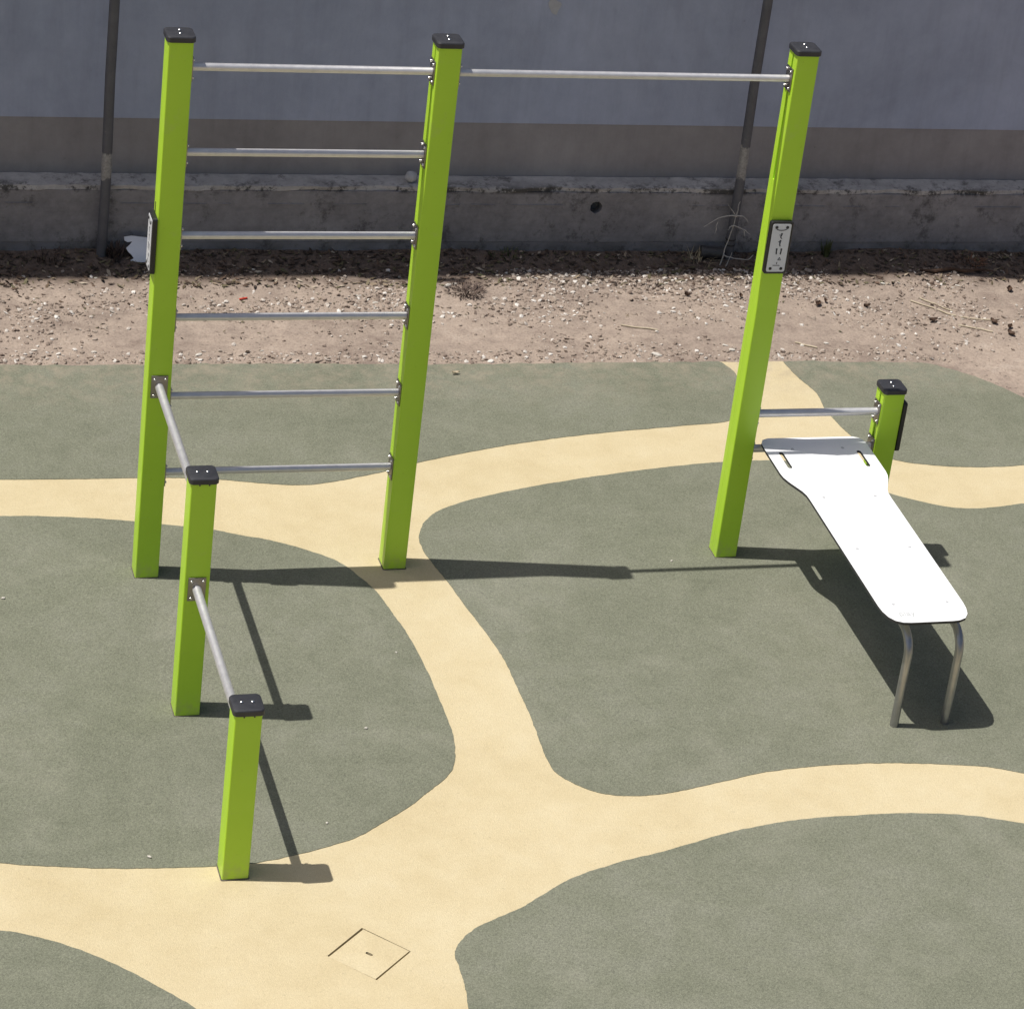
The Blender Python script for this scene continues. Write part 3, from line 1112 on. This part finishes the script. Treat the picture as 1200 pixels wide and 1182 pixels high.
def ico(scale, jitter, seed, sub=1):
    bm = bmesh.new()
    bmesh.ops.create_icosphere(bm, subdivisions=sub, radius=1.0)
    rr = random.Random(seed)
    for v in bm.verts:
        k = 1 + jitter * (rr.random() - 0.5) * 2
        v.co = Vector((v.co.x * scale[0], v.co.y * scale[1], v.co.z * scale[2])) * k
    return bm


# stone on the ledge
o = obj('stone', ico((0.037, 0.032, 0.033), 0.16, 3, 2), 'stone', loc=(2.028, 3.545, 0.474), rot=(0, 0, 0.6), smooth=60)
tag(o, 'grey rounded stone lying on the concrete ledge of the wall', 'stone')

# torn sheet leaning on the plinth
ol = [(0.00, 0.118), (0.035, 0.125), (0.075, 0.122), (0.11, 0.120), (0.135, 0.118), (0.140, 0.06), (0.142, 0.0), (0.10, 0.004), (0.06, 0.002), (0.030, 0.008),
      (0.050, 0.020), (0.038, 0.036), (0.022, 0.050), (0.012, 0.066), (0.030, 0.084), (0.040, 0.098), (0.018, 0.094), (0.004, 0.100)]
bm = fill_flat(ol, [], 0)
thicken(bm, 0.0008)
bmesh.ops.subdivide_edges(bm, edges=list(bm.edges), cuts=2, use_grid_fill=True)
for v in bm.verts:
    v.co.z += 0.008 * math.sin(v.co.x * 28) + 0.004 * math.sin(v.co.y * 40 + 1)
o = obj('paper_sheet', bm, 'paper', loc=(0.378, 3.375, 0.014), rot=(R(66), 0, R(-6)), smooth=60)
o.scale = (1.15, 1.2, 1)
tag(o, 'torn white sheet leaning at the foot of the wall', 'litter')

# drain elbow lying at the foot of the right pipe
dr = thing('drain_elbow', 'short black drain pipe lying at the foot of the wall', 'pipe piece', (3.90, 3.40, 0.050))
bm = bmesh.new()
add_tube(bm, [(-0.07, 0.02, 0.004), (0.0, 0.005, 0.006), (0.05, -0.002, 0.004)], 0.034, 18)
obj('tube', bm, 'black_pipe', dr)
bm = bmesh.new()
add_tube(bm, [(-0.085, 0.0235, 0.004), (-0.06, 0.018, 0.004)], 0.040, 18)
obj('socket', bm, 'black_pipe', dr)

# dry twigs in front of the right pipe
tw = thing('dry_shrub', 'dry leafless shrub with pale twigs in front of the pipe', 'plant', (3.93, 3.33, 0.0))
tr = random.Random(5)


def wobble(p, q, n, amp):
    p, q = Vector(p), Vector(q)
    return [p.lerp(q, k / n) + Vector((tr.uniform(-amp, amp), tr.uniform(-amp, amp), tr.uniform(-amp, amp))) * (0 if k in (0,) else 1) for k in range(n + 1)]


def arc(p, q, lift, n=7):
    p, q = Vector(p), Vector(q)
    return [p.lerp(q, k / n) + Vector((tr.uniform(-.003, .003), 0, lift * 4 * (k / n) * (1 - k / n) + tr.uniform(-.003, .003))) for k in range(n + 1)]


br_ = [(wobble((-0.01, 0.02, 0), (0.045, 0.02, 0.315), 6, 0.004), 0.004),
       (arc((0.045, 0.02, 0.315), (0.115, 0.0, 0.29), 0.02), 0.0032), (arc((0.045, 0.02, 0.315), (-0.155, 0.0, 0.255), 0.03), 0.0034),
       (arc((-0.07, 0.01, 0.285), (-0.08, 0.0, 0.215), 0.0), 0.0028), (arc((0.02, 0.01, 0.26), (0.135, -0.01, 0.215), 0.012), 0.003),
       (arc((0.03, 0.01, 0.26), (-0.005, -0.01, 0.24), 0.01), 0.0026), (wobble((0.045, 0.02, 0.315), (0.06, 0.03, 0.41), 5, 0.004), 0.0026),
       (wobble((0.045, 0.02, 0.315), (-0.015, 0.03, 0.39), 5, 0.003), 0.0022), (arc((0.0, 0.01, 0.07), (0.15, -0.02, 0.055), -0.01), 0.0032),
       (arc((0.15, -0.02, 0.055), (0.175, -0.02, 0.085), 0.0), 0.0026), (arc((0.095, -0.01, 0.235), (0.105, -0.01, 0.20), 0.0), 0.0024),
       (wobble((0.02, 0.0, 0.0), (0.04, -0.02, 0.10), 4, 0.003), 0.003)]
for pts, r_ in br_:
    bm = bmesh.new()
    n = len(pts)
    add_tube(bm, pts, [r_ * 1.15 * (1 - 0.55 * k / (n - 1)) for k in range(n)], 6)
    obj('twig', bm, 'twig', tw)


def blades(n, h0, h1, spread, w, lean, seed, leafy=False):
    rr = random.Random(seed)
    V_, F_ = [], []
    for i in range(n):
        a = rr.uniform(0, 2 * math.pi)
        r0 = spread * rr.random() ** 0.7 * 0.5
        bx, by = r0 * math.cos(a), r0 * math.sin(a)
        hh = rr.uniform(h0, h1)
        la = a + rr.uniform(-1, 1)
        ln = lean * rr.uniform(0.3, 1.2)
        sd = Vector((-math.sin(la), math.cos(la), 0)) * w * rr.uniform(0.6, 1.3)
        k = len(V_)
        for f, ww in ((0, 0.7), (0.5, 1.0 if not leafy else 1.4), (1.0, 0.12)):
            c = Vector((bx + math.cos(la) * ln * f * f, by + math.sin(la) * ln * f * f, hh * (f - 0.25 * f * f * (ln / max(h1, 1e-3)))))
            V_ += [tuple(c - sd * ww * 0.5), tuple(c + sd * ww * 0.5)]
        F_ += [(k, k + 1, k + 3, k + 2), (k + 2, k + 3, k + 5, k + 4)]
    return V_, F_


# weeds at the foot of the wall
WEEDS = [((0.335, 3.41, 0.01), 55, 0.04, 0.13, 0.09, 0.013, 0.05, 'dry_weed', True, 'dark low weed between the pipe and the torn white sheet'),
         ((-0.02, 3.40, 0.01), 40, 0.03, 0.08, 0.16, 0.010, 0.04, 'dry_weed', False, 'low brown weed left of the left pipe'),
         ((2.262, 2.985, 0.0), 240, 0.012, 0.05, 0.21, 0.006, 0.05, 'dry_weed', False, 'dark dried weed tuft on sunlit sand near the ladder'),
         ((2.62, 3.43, 0.01), 60, 0.03, 0.08, 0.22, 0.008, 0.04, 'weed', False, 'low green weed by the wall under the weep hole, nearest the ladder'),
         ((3.78, 3.36, 0.01), 40, 0.03, 0.09, 0.18, 0.004, 0.08, 'straw_grass', False, 'dry grass tuft beside the black drain piece'),
         ((4.62, 3.43, 0.02), 34, 0.05, 0.12, 0.05, 0.010, 0.03, 'weed', True, 'small upright weed against the plinth right of the sign post'),
         ((5.55, 3.36, 0.01), 110, 0.015, 0.045, 0.18, 0.008, 0.05, 'rust_grass', False, 'rusty dry grass by the wall at the far right')]
for i, (loc, n, h0, h1, sp, w, ln, mt, lf, lb) in enumerate(WEEDS):
    o = obj('weed', blades(n, h0, h1, sp, w, ln, 40 + i, lf), mt, loc=loc, smooth=0)
    tag(o, lb, 'plant')


def leaf_mesh(L, w, curl, seed):
    rr = random.Random(seed)
    V_, F_ = [], []
    nL, nW = 6, 4
    for i in range(nL + 1):
        u_ = i / nL
        hw = w * math.sin(math.pi * min(1, 0.08 + 0.92 * u_)) ** 0.8 * (1 + rr.uniform(-0.2, 0.2))
        for j in range(nW + 1):
            v_ = j / nW * 2 - 1
            V_.append(((u_ - 0.5) * L, v_ * hw, 0.004 + curl * (v_ * v_ * 0.8 + (u_ - 0.5) ** 2 * 1.2) + rr.uniform(0, 0.003)))
    for i in range(nL):
        for j in range(nW):
            a = i * (nW + 1) + j
            F_.append((a, a + 1, a + nW + 2, a + nW + 1))
    return V_, F_


LEAVES = [((4.345, 2.79), 0.055, 'dark curled leaf on the sand, nearest the tall sign post'), ((4.64, 2.757), 0.045, 'dark leaf on the sand, second from the tall sign post'),
          ((4.985, 2.555), 0.060, 'dark leaf on the sand behind the short bench post'), ((5.36, 2.53), 0.062, 'largest dark leaf of the cluster at the right edge of the sand'),
          ((5.438, 2.464), 0.045, 'small dark leaf of the right-hand cluster, farther from the rubber'), ((5.405, 2.374), 0.062, 'dark leaf of the right-hand cluster, nearest the rubber'),
          ((5.66, 2.985), 0.060, 'lone dark leaf near the wall at the far right'), ((3.894, 2.885), 0.04, 'dark leaf on the sand just left of the sign post'),
          ((3.567, 2.90), 0.035, 'small dark leaf on the sand, well left of the sign post'), ((4.40, 2.82), 0.032, 'small dark leaf just behind the leaf nearest the sign post')]
for i, ((x, y), L, lb) in enumerate(LEAVES):
    o = obj('dry_leaf', leaf_mesh(L, L * 0.30, 0.016, i), 'leaf', loc=(x, y, dirt_z(x, y) + 0.002), rot=(0, 0, random.uniform(0, 3.1)), smooth=60)
    tag(o, lb, 'leaf', 'dark leaves on the sand')
o = obj('dry_leaf', leaf_mesh(0.045, 0.012, 0.010, 77), 'straw', loc=(1.953, 1.959, 0.005), rot=(0, 0, 0.1), smooth=60)
tag(o, 'small tan leaf lying on the green rubber right of the ladder', 'leaf')

CHIPS = [(3.157, 2.164, .055), (3.423, 2.178, .03), (3.10, 2.12, .018), (4.06, 2.27, .035), (4.64, 2.346, .022), (4.504, 2.227, .02), (4.512, 2.085, .016), (5.342, 3.044, .028),
         (5.30, 3.02, .018), (0.961, 2.273, .02), (0.616, 2.23, .035), (0.071, 2.285, .03), (-0.235, 2.313, .03), (-0.191, 3.21, .026), (-0.05, 3.2, .018),
         (0.60, 2.18, .022), (0.93, 2.19, .024), (1.71, 2.86, .03), (1.62, 2.95, .03), (2.17, 3.05, .045), (2.22, 3.08, .03), (3.62, 2.22, .04), (3.60, 2.28, .028),
         (5.62, 2.78, .024), (5.58, 2.62, .02), (4.86, 3.06, .03), (4.30, 3.06, .03), (3.5, 3.08, .03), (0.20, 3.18, .02), (2.75, 2.17, .014), (4.35, 2.30, .02), (4.21, 2.28, .03)]
chip_meshes = []
for s in range(5):
    o = obj('stone_chip', ico((1.0, 0.55, 0.32), 0.25, 20 + s, 1), 'chip', smooth=0)
    chip_meshes.append(o.data)
    bpy.data.objects.remove(o)
BIG = {0: 'largest pale chip on the rubber edge, between ladder and sign post', 3: 'pale chip on the sand beside the short stick right of the sign post',
       10: 'pale chip on the sand edge seen just right of the left tall post', 11: 'pale chip near the rubber edge left of the left tall post',
       12: 'pale chip near the rubber edge at the far left', 13: 'pale chip on the wall shadow line at the far left',
       19: 'largest pale chip right beside the dark dried weed tuft', 21: 'larger pale chip at the rubber edge touching the sign post outline',
       31: 'pale chip at the rubber edge right of the sign post'}
for i, (x, y, s) in enumerate(CHIPS):
    o = bpy.data.objects.new('stone_chip', chip_meshes[i % 5])
    C.objects.link(o)
    o.location = (x, y, dirt_z(x, y) + s * 0.10)
    o.scale = (s * 0.62,) * 3
    o.rotation_euler = (random.uniform(-.2, .2), random.uniform(-.2, .2), random.uniform(-0.5, 0.5))
    tag(o, BIG.get(i, 'small pale stone chip lying on the sandy strip behind the rubber'), 'stone chip', 'pale stone chips on the sand')
SPECKS = [((0.742, -1.378), .0085, 'white pebble on the green rubber right of the dip bars, left of the path bend'), ((0.434, -2.049), .008, 'white pebble on the green rubber right of the shortest post'),
          ((-0.309, -2.203), .010, 'white pebble on the green rubber left of the shortest post'), ((2.539, -0.072), .008, 'white pebble between the pull-up bar shadow and the sign post'),
          ((1.008, -0.784), .006, 'tiny white pebble on the green rubber close to the beige path bend'), ((-0.66, -0.191), .010, 'white pebble on the green rubber at the left picture edge')]
for i, ((x, y), s, lb) in enumerate(SPECKS):
    o = bpy.data.objects.new('pebble', chip_meshes[i % 5])
    C.objects.link(o)
    o.location = (x, y, 0.0035 + s * 0.3)
    o.scale = (s, s * 1.3, s * 1.6)
    o.rotation_euler = (0, 0, i * 1.3)
    tag(o, lb, 'pebble', 'white pebbles on the rubber')

# straws, bits of wood
STRAWS = [((4.95, 2.83), (5.16, 2.63), 'long pale straw on the sand behind the bench post'), ((5.02, 2.86), (5.17, 2.70), 'shorter pale straw beside the long straw on the sand'),
          ((4.03, 2.31), (4.13, 2.21), 'pale stick on the sand close to the sign post'), ((3.06, 2.55), (3.26, 2.47), 'thin pale straw on the sand between ladder and sign post'),
          ((5.18, 2.60), (5.36, 2.57), 'pale straw beside the dark leaf cluster at the right'), ((5.12, 2.50), (5.30, 2.40), 'pale straw nearest the rubber at the right')]
for (a, b, lb) in STRAWS:
    bm = bmesh.new()
    n = 6
    pts = []
    cx_, cy_ = (a[0] + b[0]) / 2, (a[1] + b[1]) / 2
    for k in range(n + 1):
        x, y = a[0] + (b[0] - a[0]) * k / n, a[1] + (b[1] - a[1]) * k / n + random.uniform(-.008, .008)
        pts.append((x - cx_, y - cy_, dirt_z(x, y) + 0.007))
    add_tube(bm, pts, 0.0042, 6)
    o = obj('straw', bm, 'straw', loc=(cx_, cy_, 0))
    tag(o, lb, 'straw', 'straws on the sand')
bm = bmesh.new()
add_tube(bm, [(-0.26, 0.02, 0), (-0.17, -0.012, 0.006), (-0.06, 0.016, 0.010), (0.03, -0.006, 0.004), (0.14, 0.014, 0.004), (0.22, 0.0, 0)], [0.006, 0.013, 0.010, 0.012, 0.008, 0.004], 8)
o = obj('branch', bm, 'leaf', loc=(5.42, 3.20, dirt_z(5.42, 3.2) + 0.014))
tag(o, 'fallen brown branch lying along the wall shadow at the right', 'branch')
bm = bmesh.new()
add_box(bm, (0, 0, 0), (0.05, 0.012, 0.006), 0.002)
for v in bm.verts:
    v.co.z += 4 * v.co.x ** 2
    v.co.y += 0.006 * math.sin(v.co.x * 80)
o = obj('red_scrap', bm, 'red', loc=(0.974, 2.912, dirt_z(0.974, 2.912) + 0.004), rot=(0, 0, 0.1))
tag(o, 'small red plastic scrap on the sand behind the ladder', 'litter')


# ---- uncountable: gravel on the dirt and leaf litter under the wall
def scatter(name, n, place, smin, smax, flat, mat, leaf=False, power=2.2):
    base = []
    for s in range(6):
        bmx = ico((1, 0.75, flat), 0.28, 300 + s, 1) if not leaf else None
        if bmx:
            bmx.verts.ensure_lookup_table()
            base.append((np.array([v.co[:] for v in bmx.verts]), np.array([[v.index for v in f.verts] for f in bmx.faces])))
            bmx.free()
        else:
            w = 0.32
            base.append((np.array([(-1, 0, 0.05), (-0.3, w, 0.22), (0.4, w * 0.8, 0.1), (1, 0, 0.28), (0.4, -w * 0.9, 0.18), (-0.3, -w, 0.06)]), np.array([[0, 1, 5], [1, 2, 4], [1, 4, 5], [2, 3, 4]])))
    VV, FF, k = [], [], 0
    for i in range(n):
        x, y = place()
        s = smin + (smax - smin) * rng.random() ** power
        v, f = base[i % 6]
        a = rng.random() * 6.283
        ca, sa = math.cos(a), math.sin(a)
        tx, ty = rng.normal(0, 0.25, 2)
        px = (v[:, 0] * ca - v[:, 1] * sa) * s
        py = (v[:, 0] * sa + v[:, 1] * ca) * s
        pz = v[:, 2] * s + tx * px + ty * py
        VV.append(np.stack([px + x, py + y, pz + dirt_z(x, y) + s * (flat * 0.3 if not leaf else 0.12)], 1))
        FF.append(f + k)
        k += len(v)
    VV = np.concatenate(VV)
    FF = np.concatenate(FF)
    return kind(obj(name, (VV.tolist(), FF.tolist()), mat, smooth=0), 'stuff')


def place_gravel():
    while True:
        x = rng.uniform(-1.0, 6.3)
        y = 2.07 + 1.2 * rng.random()
        if y < edge_y(x) + 0.015:
            continue
        dens = 0.25 + 0.75 * max(0, min(1, (y - 2.45) / 0.5))
        dens *= max(0.04, min(1.0, 0.30 + 1.5 * noise.noise(Vector((x * 1.4, y * 2.6, 5.5))) + 0.7 * noise.noise(Vector((x * 4.4, y * 6, 2.5)))))
        if y < edge_y(x) + 0.16:
            dens = max(dens, 0.45)
        if rng.random() < dens:
            return x, y


def place_litter():
    while True:
        x = rng.uniform(-1.0, 6.4)
        y = 3.47 - 0.42 * rng.random() ** 1.3
        if rng.random() < 0.35 + 0.9 * max(0, 0.5 + noise.noise(Vector((x * 1.7, y * 3, 1.5)))):
            return x, y


def place_debris():
    while True:
        x = rng.uniform(-1.0, 6.3)
        y = 2.2 + 0.95 * rng.random()
        if y < edge_y(x) + 0.05:
            continue
        d = noise.noise(Vector((x * 1.3, y * 2.9, 21.5))) + 0.5 * noise.noise(Vector((x * 4, y * 7, 1.5))) + 1.1 * (y - 2.9)
        if d > 0.16 or rng.random() < 0.05:
            return x, y


g = scatter('gravel', 14000, place_gravel, 0.0025, 0.018, 0.55, 'gravel', power=3.6)
tag(g, 'fine pale gravel strewn over the sandy strip', 'gravel')
g = scatter('leaf_litter', 3600, place_litter, 0.008, 0.030, 0.3, 'litter', leaf=True, power=1.6)
tag(g, 'dark leaf litter along the foot of the wall', 'leaf litter')
g = scatter('dry_debris', 900, place_debris, 0.005, 0.017, 0.3, 'litter', leaf=True, power=2.0)
tag(g, 'brown plant debris scattered on the sunlit sand', 'plant debris')
